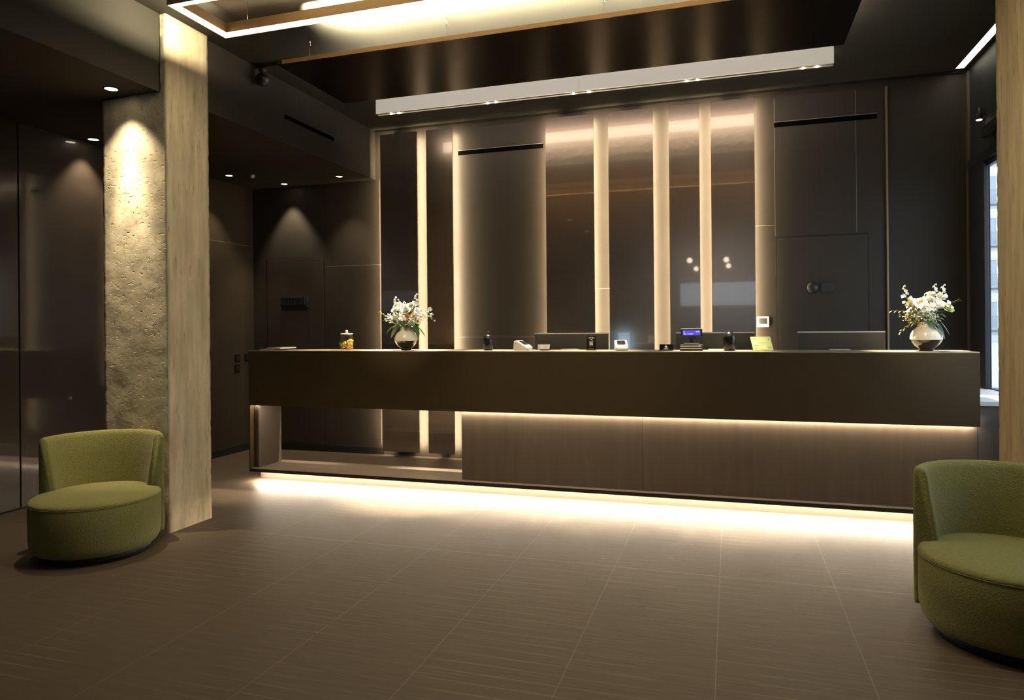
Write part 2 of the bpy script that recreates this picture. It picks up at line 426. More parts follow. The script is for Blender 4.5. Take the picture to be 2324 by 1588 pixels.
# ------------------------------------------------------------------ concrete pillars
def pillar_mesh(x0, x1, y0, y1, z0, z1, amp, rough_front=True, step=.035):
    bm = bmesh.new()
    def grid(o, u, v, nu, nv, mi):
        vs = [[bm.verts.new(o + u * (i / nu) + v * (j / nv)) for j in range(nv + 1)] for i in range(nu + 1)]
        for i in range(nu):
            for j in range(nv):
                f = bm.faces.new((vs[i][j], vs[i + 1][j], vs[i + 1][j + 1], vs[i][j + 1])); f.material_index = mi
                f.smooth = True
    dx, dy, dz = x1 - x0, y1 - y0, z1 - z0
    n = lambda d: max(2, int(d / step))
    Z = Vector((0, 0, dz))
    grid(Vector((x0, y0, z0)), Vector((dx, 0, 0)), Z, n(dx), n(dz), 0 if rough_front else 1)
    grid(Vector((x1, y0, z0)), Vector((0, dy, 0)), Z, n(dy), n(dz), 1)
    grid(Vector((x1, y1, z0)), Vector((-dx, 0, 0)), Z, n(dx), n(dz), 1)
    grid(Vector((x0, y1, z0)), Vector((0, -dy, 0)), Z, n(dy), n(dz), 1)
    grid(Vector((x0, y0, z1)), Vector((dx, 0, 0)), Vector((0, dy, 0)), n(dx), n(dy), 1)
    bmesh.ops.remove_doubles(bm, verts=bm.verts[:], dist=1e-4)
    for v in bm.verts:
        c = v.co.copy()
        ex = min(abs(c.x - x0), abs(c.x - x1)); ey = min(abs(c.y - y0), abs(c.y - y1))
        front = abs(c.y - y0) < 1e-4
        k = amp if (front and rough_front) else amp * .25
        d = noise.fractal(c * 6.0, 1.0, 2.0, 5)
        chip = max(0, noise.noise(c * 30.0)) if (ex < 1e-4 and ey < 1e-4) else 0
        inward = Vector(((x0 + x1) / 2 - c.x, (y0 + y1) / 2 - c.y, 0))
        if abs(c.x - x0) > 1e-4 and abs(c.x - x1) > 1e-4: inward.x = 0
        if abs(c.y - y0) > 1e-4 and abs(c.y - y1) > 1e-4: inward.y = 0
        if inward.length > 0:
            v.co = c + inward.normalized() * (k * (.5 + .5 * d) + chip * .006)
    return bm
def pillar(name, label, boxes, notch=None):
    t = thing(name, label, 'pillar'); t['kind'] = 'structure'
    for nm, bx, amp, rf in boxes:
        mb = MB(); mb.bm.free(); mb.bm = pillar_mesh(*bx, amp, rf, step=.022)
        if notch:                       # the soffit cuts into the shaft: only a thin slice runs on up to the ceiling
            for v in mb.bm.verts:
                if v.co.z > notch[1] and v.co.x < notch[0]:
                    v.co.x = notch[0]
        mb.build(nm, [M['conc'], M['conc2']], t)
    return t
pillar('concrete_pillar', 'pale rough concrete pillar standing behind the left armchair',
       [('shaft', (-3.945, -3.420, 3.58, 3.958, 0, H - .002), .005, True)], notch=(-3.466, 2.812))
pillar('concrete_pillar', 'warm board-marked concrete pillar at the right edge of the photo',
       [('shaft', (1.297, 1.70, 3.735, 4.11, 0, H - .002), .006, False)])

# ------------------------------------------------------------------ reception desk
D = 5.0
XA, XB = -3.928, 1.480
desk = thing('reception_desk', 'long dark reception desk with lit underside and open left bay', 'reception desk', (0, D, 0))
MB().box(XA, XB, 0, .03, .648, 1.108, .002).build('front_fascia', M['fascia'], desk)
MB().box(XA, XB, 0, .36, 1.108, 1.115, .0015).build('counter_top', mat('counter_top', (.30, .26, .19), .35, spec=.5), desk)
MB().box(XA, XB, .33, .36, .648, 1.108).box(XA, XB, .03, .33, .700, .715).build('counter_back', M['fascia'], desk)
MB().box(XA, XA + .012, 0, .42, .108, .648).box(XA, XA + .012, .36, .42, .648, .76).build('end_frame', M['fascia'], desk)
MB().box(XA + .044, XA + .062, .045, .36, .1095, .70).box(XA + .012, XA + .044, .060, .36, .1095, .70).build('end_panel', M['desk_shelf'], desk)
sh = MB().box(XA, XB, 0, .42, .082, .108, .001)
sh.build('base_shelf', M['dark'], desk)
MB().box(XA + .003, XB - .003, .004, .418, .108, .1095).build('shelf_top', mat('shelf_top', (.16, .125, .095), .45, noise_s=5, noise_a=.1), desk)
low = MB().box(-2.003, -.61, .058, .085, .1095, .70, .001).box(-.608, XB, .058, .085, .1095, .70, .001)
low.build('lower_panel', M['desk_low'], desk)
MB().box(-2.003, XB - .01, .085, .33, .1095, .700).build('rear_cabinet', M['fascia'], desk)
MB().box(XA + .02, XB - .03, .125, .40, 0, .082).build('plinth', M['plinth'], desk)
wk = thing('rear_work_table', 'dark low work table behind the reception desk carrying the monitors', 'table', (0, D + .428, 0))
MB().box(-2.0, XB, 0, .60, .72, .75, .002).build('table_top', mat('work_top', (.10, .085, .065), .5), wk)
for x_ in (-1.97, -.25, 1.44):
    MB().box(x_, x_ + .03, .03, .57, 0, .72, .002).build('leg', M['fascia'], wk)
MB().box(XA + .03, XB - .05, .050, .062, .0775, .0822).build('floor_led', M['led_floor'], desk)
MB().box(XA + .025, XB - .02, .034, .048, .649, .655).build('box_led', M['led_box'], desk)

# ------------------------------------------------------------------ things on the ledge
ZL = 1.115
ys = 5.16
# papers
for i, (dx, dz, rz, ln, lab) in enumerate(((-.040, 0, .04, .15, 'pale folded leaflet lying lowest on the left end of the desk'),
                                           (.035, .012, -.10, .15, 'pale leaflet lying on top of another at the left desk end'))):
    t = thing('leaflet', lab, 'leaflet', (-3.745 + dx, ys, ZL + dz), rz, 'leaflets on the desk end')
    MB().box(-.075, .075, -.10, .10, 0, .008, .001).build('cover', M['paper'], t)
    MB().box(-.070, .070, -.095, .095, .008, .012).build('flap', mat('leaflet_grey', (.5, .49, .47), .7), t)

# sweet jar
jr = thing('glass_jar', 'clear glass sweet jar with a round-knobbed lid', 'jar', (-3.072, ys, ZL))
MB().lathe([(0, 0), (.055, 0), (.0575, .004), (.0575, .105), (.050, .120), (.044, .124), (.044, .128), (.041, .128), (.041, .121), (.048, .116), (.0545, .103), (.0545, .008), (0, .008)], cap=False).build('body', M['glass'], jr)
MB().lathe([(.0, .128), (.046, .128), (.052, .134), (.050, .139), (.020, .142), (.008, .145), (.012, .152), (.014, .158), (.009, .166), (0, .168)], cap=False).build('lid', mat('frosted_lid', (.80, .78, .70), .25, coat=.4), jr)
sweetc = [mat('sweet_yellow', (.85, .62, .06), .35), mat('sweet_orange', (.85, .36, .05), .35), mat('sweet_lemon', (.85, .78, .18), .35)]
sw = []
for mm in sweetc:
    q = MB().ball((0, 0, 0), .0125, 2, (1.25, 1, .9))
    q.lathe([(.0035, .012), (.008, .021)], n=8, cap=False).lathe([(.008, -.021), (.0035, -.012)], n=8, cap=False)
    me = q.build('wrapped_sweet', mm)
    sw.append(me)
i = 0
placed = []
tries = 0
while len(placed) < 44 and tries < 9000:
    tries += 1
    a, r = random.uniform(0, 2 * PI), .040 * math.sqrt(random.random())
    px, py = r * math.cos(a), r * math.sin(a)
    top = .030 + .022 * max(0, px / .04)
    pz = .0205 + random.random() * (top + .012)
    if all((px - p[0]) ** 2 + (py - p[1]) ** 2 + (pz - p[2]) ** 2 > .0185 ** 2 for p in placed):
        placed.append((px, py, pz))
for k, (px, py, pz) in enumerate(placed):
    src = sw[k % 3]
    o = src if k < 3 else src.copy()
    if k >= 3: COL.objects.link(o)
    o.location = (-3.072 + px, ys + py, ZL + pz)
    o.rotation_euler = (random.uniform(0, 3), random.uniform(0, 3), random.uniform(0, 3))
    tag(o, 'small %s wrapped sweet heaped inside the clear glass jar' % ('yellow', 'orange', 'lemon')[k % 3], 'sweet', '%s sweets in the jar' % ('yellow', 'orange', 'lemon')[k % 3])

# two-tone vases
def vase(x, y, label):
    t = thing('vase', label, 'vase', (x, y, ZL), group='two-tone vases on the desk')
    MB().lathe([(0, 0), (.040, 0), (.042, .004), (.042, .016), (.066, .034), (.088, .060), (.094, .076)], n=40, cap=False).build('dark_base', M['blackgloss'], t)
    MB().lathe([(.094, .076), (.0945, .088), (.090, .112), (.078, .134), (.062, .150), (.053, .160), (.051, .170), (.050, .192), (.047, .192), (.047, .165), (.056, .152), (.080, .120)], n=40, cap=False).build('cream_body', M['cream'], t)
    return t
VL, VR = (-2.528, 5.17), (1.226, 5.17)
vase(*VL, 'cream and black round vase standing beside the sweet jar, left')
vase(*VR, 'cream and black round vase standing at the right desk end')

# flowers -----------------------------------------------------------
MF = dict(white=mat('petal_white', (.90, .89, .78), .6, noise_s=30, noise_a=.1), pale=mat('petal_cream', (.78, .72, .40), .6, noise_s=30, noise_a=.12),
          peach=mat('petal_peach', (.75, .50, .26), .6), green=mat('stem_green', (.13, .20, .05), .6), leaf=mat('leaf_dark', (.050, .115, .040), .5),
          lime=mat('leaf_lime', (.26, .36, .07), .55), lime_rose=mat('petal_lime', (.62, .68, .30), .6), twig=mat('twig', (.20, .13, .06), .7),
          dry=mat('dry_sprig', (.42, .37, .16), .7))
def petal(mb, c, axis, ang, r, cup, tilt, wid):
    """one cupped petal: a 5x4 patch leaning out from the axis"""
    z = Vector(axis).normalized(); u = z.orthogonal().normalized(); v = z.cross(u)
    out = u * math.cos(ang) + v * math.sin(ang); side = z.cross(out)
    rows = []
    for i in range(5):
        t = i / 4
        rad = r * t
        p = Vector(c) + out * (rad * math.sin(tilt) + .12 * r) + z * (rad * math.cos(tilt) + cup * r * t * t * -.4)
        ww = wid * r * math.sin(PI * (.15 + .75 * t)) 
        rows.append([mb.bm.verts.new(p + side * ww * s + out * (-abs(s) ** 2 * ww * .35)) for s in (-1, -.35, .35, 1)])
    for a, b_ in zip(rows, rows[1:]):
        for k in range(3):
            f = mb.bm.faces.new((a[k], a[k + 1], b_[k + 1], b_[k])); f.smooth = True
def rose(mb, c, axis, r, seed=0):
    rnd = random.Random(seed)
    for ring, (n, tl, rr) in enumerate(((4, .06, .80), (5, .24, .95), (6, .50, 1.0), (7, .86, 1.0))):
        for k in range(n):
            petal(mb, c, axis, 2 * PI * k / n + ring * .6 + rnd.uniform(-.15, .15), r * rr, .5, tl + rnd.uniform(-.07, .07), .52)
def blossom(mb, c, axis, r, n=5):
    for k in range(n):
        petal(mb, c, axis, 2 * PI * k / n, r, .3, 1.0, .6)
    mb.ball(c, r * .25, 1)
def leaf(mb, p0, d, ln, w, droop=.3, up=Vector((0, 0, 1))):
    d = Vector(d).normalized(); side = d.cross(up).normalized(); prev = None
    for i in range(7):
        t = i / 6
        p = Vector(p0) + d * ln * t - up * droop * ln * t * t
        ww = w * math.sin(PI * min(1, .08 + t * .92)) ** .8
        row = [mb.bm.verts.new(p + side * ww * s + up * abs(s) * ww * .25) for s in (-1, 0, 1)]
        if prev:
            for k in range(2):
                f = mb.bm.faces.new((prev[k], prev[k + 1], row[k + 1], row[k])); f.smooth = True
        prev = row
def bouquet(x, y, label, specs, sc=1.0, sx=1.0, sz=1.0):
    base = Vector((0, 0, 0))
    t = thing('flower_bouquet', label, 'flowers', (x, y, ZL + .185))
    root = Vector((0, 0, -.06))
    for kind, pts in specs:
        for n_, q in enumerate(pts):
            c = Vector((q[0] * sx, q[1] * sx, q[2] * sz)) * sc
            ax = (c - Vector((0, 0, -.05))).normalized()
            st = MB(); mid = root.lerp(c, .55) + Vector((0, 0, .02))
            if kind in ('rose', 'pale_rose', 'lime_rose', 'peach_rose'):
                h = MB(); face = (ax + Vector((0, -.9, .1))).normalized()
                rose(h, c, face, q[3] * sc, n_)
                st.tube([root, mid, c], .0022, 6).build('stem', MF['green'], t)
                h.build('rose_head', MF[{'rose': 'white', 'pale_rose': 'pale', 'lime_rose': 'lime_rose', 'peach_rose': 'peach'}[kind]], t)
            elif kind == 'stock':
                tip = c; d = Vector(q[4]).normalized() if len(q) > 4 else ax
                h = MB(); nb = q[3] if len(q) > 3 else 7
                for k in range(nb):
                    u = k / max(1, nb - 1)
                    p = tip - d * (.085 * sc) * u
                    aa = k * 2.4
                    off = Vector((math.cos(aa), math.sin(aa) * .9, .35)) * (.006 + .012 * u) * sc
                    blossom(h, p + off, off.normalized() + Vector((0, -.5, 0)), (.008 + .010 * u) * sc)
                    h.ball(p + off * .6, (.004 + .006 * u) * sc, 1)
                st.tube([root, root.lerp(tip - d * .08, .6), tip - d * .07, tip], .0020, 6).build('stem', MF['green'], t)
                h.build('flower_spike', MF['white'], t)
            elif kind in ('spray', 'dry_spray'):
                h = MB(); rnd = random.Random(n_ * 7 + 3)
                R_ = q[3] * sc
                for k in range(q[4]):
                    p = c + Vector((rnd.gauss(0, 1), rnd.gauss(0, .8), rnd.gauss(0, .75))) * R_ * .5
                    h.ball(p, rnd.uniform(.0026, .0050) * sc, 1)
                    if k % 2 == 0:
                        h.tube([c + (p - c) * .15 - Vector((0, 0, .01)), p], .0006, 4)
                st.tube([root, mid, c], .0016, 6).build('stem', MF['green'], t)
                o = h.build('filler_spray', MF['white' if kind == 'spray' else 'dry'], t); o['kind'] = 'stuff'
            elif kind in ('leaf', 'lime'):
                h = MB(); leaf(h, c - Vector((c.x, c.y, 0)) * .30, (c.x, c.y - .01, q[4] * .12), q[3] * sc * .80, q[3] * sc * .30, .45)
                h.build('leaf', MF['leaf' if kind == 'leaf' else 'lime'], t)
            elif kind == 'sprig':
                d = Vector(q[3]).normalized(); h = MB(); ln = q[4] * sc
                pts_ = [root.lerp(c, .3), root.lerp(c, .8), c, c + d * ln * .5, c + d * ln + Vector((0, 0, q[5] * sc))]
                st.tube(pts_, .0014, 6).build('twig', MF['twig'], t)
                for k in range(7):
                    u = k / 6
                    p = c.lerp(pts_[-1], u)
                    s_ = 1 if k % 2 else -1
                    leaf(h, p, d + Vector((0, -.3, .6 * s_)), .020 * sc, .007 * sc, .2)
                h.build('sprig_leaf', MF['lime'], t)
    rnd = random.Random(int(abs(x) * 100))
    for k in range(11):                  # clusters of small blossoms filling the dome
        a = rnd.uniform(0, 2 * PI); e = rnd.uniform(.15, 1.25)
        c = Vector((math.cos(a) * math.cos(e) * .105 * sx, math.sin(a) * math.cos(e) * .085 - .01, .055 + math.sin(e) * .085)) * sc
        h = MB(); st = MB()
        for j in range(7):
            p = c + Vector((rnd.gauss(0, .014), rnd.gauss(0, .010), rnd.gauss(0, .012))) * sc
            blossom(h, p, (p - Vector((0, .03, .02))).normalized() + Vector((0, -.7, .2)), rnd.uniform(.011, .016) * sc)
            h.tube([c - Vector((0, 0, .02)), p], .0008, 4)
        st.tube([root, root.lerp(c, .6), c], .0016, 6).build('stem', MF['green'], t)
        h.build('blossom_cluster', MF['white'], t)
    for k in range(14):                  # greenery round the rim
        a = 2 * PI * k / 14 + rnd.uniform(-.2, .2); h = MB()
        d = Vector((math.cos(a), math.sin(a) * .8, rnd.uniform(-.35, .55)))
        leaf(h, Vector((math.cos(a) * .035, math.sin(a) * .03, .015 + .02 * rnd.random())), d, rnd.uniform(.050, .080) * sc, rnd.uniform(.016, .026) * sc, .45)
        h.build('leaf', MF['leaf' if k % 3 else 'lime'], t)
    return t
bouquet(*VL, 'white and cream flower bouquet in the vase beside the sweet jar', [
    ('rose', [(-.055, -.02, .125, .036), (.018, -.03, .115, .046), (-.012, .0, .145, .036), (.035, .0, .155, .034), (-.06, .01, .165, .030)]),
    ('peach_rose', [(.030, -.045, .070, .034), (.062, -.02, .085, .028)]),
    ('stock', [(-.072, .0, .225, 6, (-.15, 0, 1)), (.070, .0, .245, 7, (.12, 0, 1)), (.150, -.02, .080, 7, (1, 0, -.15)), (.192, -.02, .045, 6, (.55, 0, -1))]),
    ('spray', [(-.075, -.02, .085, .055, 70), (.055, -.03, .045, .055, 80), (-.03, -.04, .055, .045, 50), (.085, -.02, .065, .045, 60), (-.02, 0, .165, .04, 40)]),
    ('lime', [(.085, .0, .12, .07, .3), (.105, .02, .10, .06, .2), (.06, .01, .13, .05, .5)]),
    ('leaf', [(-.09, -.02, .015, .095, -.45), (-.075, .01, .010, .10, -.7), (.085, .02, .010, .10, -.6), (.075, -.02, .02, .10, -.8), (-.03, -.03, .035, .06, .2), (.03, -.03, .03, .06, .1)]),
    ('sprig', [(-.11, -.01, .075, (-1, 0, .42), .075, .012), (-.085, -.02, .045, (-1, 0, .25), .05, 0)]),
], 1.16, 1.16, .94)
bouquet(*VR, 'white, cream and lime flower bouquet in the vase at the right desk end', [
    ('pale_rose', [(-.085, -.02, .105, .036), (-.035, -.04, .105, .042)]),
    ('lime_rose', [(.100, -.03, .080, .044)]),
    ('rose', [(.015, -.01, .135, .036), (.055, -.02, .115, .038), (.075, .0, .145, .034), (.03, .01, .165, .032), (-.06, .01, .115, .032)]),
    ('peach_rose', [(.020, -.04, .090, .026)]),
    ('stock', [(-.120, .0, .225, 6, (-.22, 0, 1)), (.048, .0, .230, 7, (-.05, 0, 1)), (.095, .0, .225, 7, (.10, 0, 1)), (-.005, .01, .175, 5, (-.1, 0, 1))]),
    ('spray', [(-.01, -.05, .055, .050, 80), (-.05, -.03, .055, .05, 50), (.03, -.05, .035, .035, 40)]),
    ('dry_spray', [(-.09, -.03, .055, .050, 70), (-.07, -.02, .025, .05, 60), (.0, -.05, .03, .045, 40)]),
    ('leaf', [(.060, -.03, .010, .11, -.85), (.085, -.02, .012, .10, -.7), (.05, -.03, .05, .09, .1), (.07, 0, .06, .08, .3), (-.05, 0, .02, .07, -.2)]),
    ('lime', [(-.08, -.03, .065, .07, .1)]),
    ('sprig', [(-.115, -.02, .070, (-1, 0, .05), .075, .0), (-.075, -.04, .010, (-1, 0, -.75), .09, -.01), (.125, -.01, .115, (1, 0, .45), .05, .0)]),
], 1.08, 1.0, 1.0)

# lidded urns
def urn(x, sc, label):
    t = thing('lidded_urn', label, 'urn', (x, ys, ZL), group='black urns on the desk')
    MB().lathe([(0, 0), (.034 * sc, 0), (.036 * sc, .006), (.040 * sc, .05 * sc), (.041 * sc, .085 * sc), (.036 * sc, .105 * sc), (.020 * sc, .122 * sc), (.008 * sc, .124 * sc), (0, .124 * sc)], n=32, cap=False).build('body', mat('urn_black', (.010, .010, .010), .24, spec=.45), t)
    return t
u1 = urn(-1.814, 1.0, 'slim black urn with a small knob, left of the white card terminal')
MB().lathe([(0, .124), (.006, .124), (.005, .134), (.011, .140), (.011, .146), (0, .149)], n=20, cap=False).build('knob', M['blackgloss'], u1)
u2 = urn(-.006, 1.08, 'knobless black urn between the till display and the green card')
MB().lathe([(0, .1335), (.016, .1335), (.014, .137), (0, .138)], n=20, cap=False).build('stopper', M['blackgloss'], u2)

# card terminals
def terminal(x, rz, label):
    t = thing('card_terminal', label, 'card terminal', (x, ys, ZL), rz, 'white card terminals')
    MB().prism([(-.055, 0), (.060, 0), (.064, .020), (.058, .070), (.035, .078), (-.045, .036), (-.060, .024)], 'x', -.046, .046, bev=.006).build('shell', M['white'], t)
    s_ = MB()
    a, c_ = Vector((0, -.040, .040)), Vector((0, .030, .0765))
    d = (c_ - a).normalized(); n_ = Vector((0, -d.z, d.y)) * .0022
    s_.poly([(-.030, *(a + d * .012 + n_).yz), (.030, *(a + d * .012 + n_).yz), (.030, *(c_ - d * .008 + n_).yz), (-.030, *(c_ - d * .008 + n_).yz)])
    s_.build('screen', M['blackgloss'], t)
    MB().box(-.032, .032, -.064, -.058, .008, .020, .002).build('card_slot', M['offwhite'], t)
    MB().box(.046, .050, -.02, .02, .02, .04, .001).build('side_key', M['offwhite'], t)
    return t
terminal(-1.528, math.radians(72), 'white card terminal turned sideways, right of the slim urn')
terminal(-.772, math.radians(14), 'white card terminal showing its black screen, right of the small sign')
cb = MB().tube([(-1.480, ys - .03, ZL + .010), (-1.45, ys - .06, ZL + .0045), (-1.42, ys - .075, ZL + .0035), (-1.395, ys - .07, ZL + .0035), (-1.38, ys - .04, ZL + .0035)], .003, 8).build('power_cable', M['white'])
tag(cb, 'short white cable trailing from the turned card terminal', 'cable')

# small trays
def tray(x, label, objs):
    t = thing('desk_tray', label, 'tray', (x, ys, ZL), group='small black desk trays')
    MB().box(-.052, .052, -.045, .045, 0, .008, .002).box(-.050, .050, .030, .036, .008, .046, .002).build('tray_body', M['blackgloss'], t)
    return t
tray(-1.365, 'low black tray holding white cards, before the first monitor', 0)
tray(-.446, 'low black tray with a silver bell, left of the till display', 1)
for k, (dx, rz) in enumerate(((-.032, .25), (-.012, -.12), (.012, .18), (.034, -.3))):
    o = MB().box(-.013, .013, -.002, .002, 0, .036, .0005).build('business_card', M['paper'])
    o.location = (-1.365 + dx, ys - .004, ZL + .009); o.rotation_euler = (-.25, 0, rz)
    tag(o, 'small white card upright in the low black tray before the first monitor', 'card', 'white cards in the tray')
bl = thing('counter_bell', 'small silver bell standing in a low black tray', 'bell', (-.446, ys - .012, ZL + .008))
MB().lathe([(0, 0), (.022, 0), (.022, .005), (.019, .006), (.017, .018), (.008, .026), (0, .028)], n=24, cap=False).build('dome', M['chrome'], bl)
MB().lathe([(0, .027), (.004, .027), (.004, .033), (0, .034)], n=12, cap=False).build('button', M['chrome'], bl)

# small sign
sn = thing('counter_sign', 'small clear upright sign with white writing beside the first monitor', 'sign', (-.995, ys, ZL))
MB().box(-.035, .035, -.004, .004, .004, .112, .001).build('sheet', M['acrylic'], sn)
MB().box(-.036, .036, -.022, .022, 0, .006, .001).build('foot', mat('sign_foot', (.20, .15, .06), .3), sn)
tx = MB()
for (x0, x1, z0, z1) in ((-.026, -.004, .092, .096), (-.012, .016, .096, .100), (.004, .027, .091, .096), (-.010, .002, .082, .087), (.0, .012, .077, .083), (-.018, .018, .068, .070), (-.016, .014, .034, .036), (-.020, .020, .016, .018)):
    tx.box(x0, x1, -.0052, -.004, z0, z1)
tx.build('writing', M['paper'], sn)
MB().box(-.013, .013, -.0054, -.004, .040, .064).build('white_square', M['paper'], sn)

# till display on pole
ps = thing('till_display', 'pole-mounted till display glowing blue above a printer', 'till display', (-.266, ys + .01, ZL))
MB().box(-.055, .055, -.045, .045, .044, .054, .004).box(-.012, .012, -.010, .010, .054, .098, .003).box(-.032, .032, -.012, .012, .084, .100, .004).build('pole', M['black'], ps)
MB().box(-.074, .074, -.014, .014, .100, .155, .004).build('housing', M['black'], ps)
MB().box(-.074, .074, -.015, .015, .155, .159, .001).build('top_edge', M['silver'], ps)
MB().box(-.062, .062, -.0155, -.0135, .110, .146).build('display', M['display'], ps)
gl = MB()
for (x0, x1, z0, z1) in ((-.054, -.050, .118, .140), (-.050, -.044, .136, .140), (-.052, -.036, .116, .122), (-.028, -.018, .117, .123), (-.014, .010, .117, .123), (.030, .040, .134, .141), (.043, .056, .133, .142), (.036, .040, .130, .134)):
    gl.box(x0, x1, -.0165, -.0155, z0, z1)
gl.build('writing', M['glyph'], ps)
pr = thing('receipt_printer', 'flat black receipt box with pale edges under the till display', 'printer', (-.266, ys + .01, ZL))
MB().box(-.078, .078, -.062, .062, 0, .044, .003).build('body', M['black'], pr)
for z in (.018, .034):
    MB().box(-.076, .072, -.0635, -.062, z - .004, z + .003, .0005).build('pale_edge', M['offwhite'], pr)

# green card stand
cd = thing('card_stand', 'tilted yellow-green printed card standing on the desk', 'card', (.217, ys, ZL), math.radians(22))
MB().prism([(-.030, 0), (.012, 0), (.052, .094), (.048, .096), (-.001, .004), (-.030, .003)], 'x', -.074, .074).build('holder', glass('holder_clear', (.9, .95, .85), .06), cd)
def oncard(u0, u1, v0, v1, off):
    a, b2 = Vector((0, -.030, .004)), Vector((0, .046, .097))
    a = Vector((0, -.004, .004)); b2 = Vector((0, .047, .097)); d = b2 - a; n_ = Vector((0, -d.z, d.y)).normalized() * off
    return [(u0, *(a + d * v0 + n_).yz), (u1, *(a + d * v0 + n_).yz), (u1, *(a + d * v1 + n_).yz), (u0, *(a + d * v1 + n_).yz)]
MB().poly(oncard(-.073, .073, 0, 1, .002)).build('card', mat('card_yellow', (.72, .74, .28), .7, noise_s=14, noise_a=.08), cd)
pg = MB()
for q_ in ((-.060, -.040, .82, .90), (.052, .060, .70, .90), (-.064, -.038, .10, .26), (.034, .064, .10, .28), (-.02, .02, .06, .09)):
    pg.poly(oncard(*q_, .0028))
pg.build('green_print', mat('card_green', (.35, .58, .20), .7), cd)
pw = MB()
for q_ in ((-.066, -.030, .36, .62), (-.020, .050, .60, .63), (-.020, .050, .48, .51)):
    pw.poly(oncard(*q_, .0028))
pw.build('pale_print', mat('card_pale', (.85, .84, .62), .7), cd)

# low devices and monitors on the work top
ZW = .75
def monitor(x0, x1, label, blue=None):
    y = 5.60; c = (x0 + x1) / 2; w = (x1 - x0) / 2
    t = thing('monitor', label, 'monitor', (c, y, ZW), group='monitors behind the counter')
    MB().box(-w, w, -.020, .012, .13, .486, .004).build('back_shell', mat('monitor_back', (.060, .055, .046), .5), t)
    MB().box(-w, w, -.024, .016, .484, .493, .001).build('top_edge', M['silver'], t)
    MB().box(-w + .01, w - .01, .012, .014, .145, .475).build('screen', M['screen'], t)
    if blue:
        MB().prism([(blue[0] - c, .478), (blue[1] - c, .478), (blue[1] - c, .16), (blue[2] - c, .16)], 'y', .014, .0155).build('screen_image', M['screen_blue'], t)
    MB().box(-.03, .03, -.045, -.02, .012, .30, .004).box(-.12, .12, -.07, .12, 0, .012, .004).build('stand', M['black'], t)
    return t
monitor(-1.551, -.940, 'leftmost dark monitor seen from behind, past the first card terminal', (-1.085, -.962, -1.03))
monitor(-.405, .175, 'dark monitor seen from behind, in back of the till display')
monitor(.479, 1.064, 'dark monitor seen from behind, in front of the right flush door')
def scanner(x, w, label):
    t = thing('document_scanner', label, 'scanner', (x, 5.462, ZW), group='flat devices behind the counter')
    MB().box(-w, w, -.03, .055, 0, .362, .004).build('body', M['black'], t)
    MB().box(-w, w, -.032, -.03, .350, .360, .001).box(-w, w, -.03, .055, .362, .366, .001).build('pale_edge', M['silver'], t)
for (x, w, lab) in ((-1.230, .068, 'low black device with a pale edge in front of the first monitor'), (.748, .068, 'low black device with a pale edge in front of the right monitor'),
                    (-.075, .085, 'low black device with a pale edge behind the knobless urn')):
    scanner(x, w, lab)

# ------------------------------------------------------------------ armchairs
def armchair(cx, cy, face, a0, a1, label):
    """face = azimuth the seat faces; the back wraps from a0 to a1 degrees round the rear"""
    t = thing('tub_armchair', label, 'armchair', (cx, cy, 0), 0, 'green tub armchairs')
    MB().lathe([(0, 0), (.285, 0), (.285, .045), (0, .045)], n=48, cap=False).build('plinth', M['dark'], t)
    MB().lathe([(0, .040), (.295, .040), (.318, .052), (.331, .075), (.337, .105), (.339, .20), (.339, .312), (.335, .318)], n=64, cap=False).build('seat_base', M['fabric'], t)
    MB().lathe([(.334, .314), (.338, .318), (.3385, .324), (.334, .333), (.322, .341), (.28, .349), (.20, .355), (.10, .358), (0, .359)], n=64, cap=False).build('seat_cushion', M['fabric'], t)
    MB().lathe([(.336, .314), (.3405, .316), (.3405, .319), (.336, .321)], n=64, cap=False).build('piping', M['fabric'], t)
    rear = math.radians(face + 180); s = .055
    sx, sy = s * math.cos(rear), s * math.sin(rear)
    mb = MB(); R = .347; zt = .664
    prof = [(R - .09, .06), (R - .004, .06), (R, .075), (R, .25), (R, .45), (R - .001, zt - .030), (R - .007, zt - .010), (R - .018, zt - .001), (R - .034, zt),
            (R - .047, zt - .008), (R - .056, zt - .030), (R - .068, .52), (R - .080, .42), (R - .086, .33), (R - .09, .22)]
    cr, cz = R - .05, .35
    secs = []
    A0, A1 = math.radians(face + 180 + a0), math.radians(face + 180 + a1)
    n = 44
    steps = [(0, .72), (.012, .90), (.03, .98)] + [(.05 + .90 * k / n, 1.0) for k in range(n + 1)] + [(.97, .98), (.988, .90), (1.0, .72)]
    for u, k in steps:
        a = A0 + (A1 - A0) * u
        ring = []
        for (r, z) in prof:
            tk = 1.0 + .42 * (abs(u - .5) * 2) ** 3 * max(0, (zt - z) / zt) if r < R - .04 else 1.0
            rr = cr + (R - (R - r) * tk - cr) * k; zz = cz + (z - cz) * (1 - (1 - k) * .12)
            ring.append(mb.bm.verts.new((sx + rr * math.cos(a), sy + rr * math.sin(a), zz)))
        secs.append(ring)
    m_ = len(prof)
    for a, b_ in zip(secs, secs[1:]):
        for k in range(m_):
            f = mb.bm.faces.new((a[k], a[(k + 1) % m_], b_[(k + 1) % m_], b_[k])); f.smooth = True
    mb.bm.faces.new(secs[0][::-1]); mb.bm.faces.new(secs[-1])
    mb.build('backrest', M['fabric'], t, smooth=True)
    return t
armchair(-3.572, 3.182, -57.3, -82, 82, 'olive green tub armchair in front of the rough concrete pillar')
armchair(1.100, 3.340, -92.7, -82, 82, 'darker green tub armchair cut off by the right photo edge')

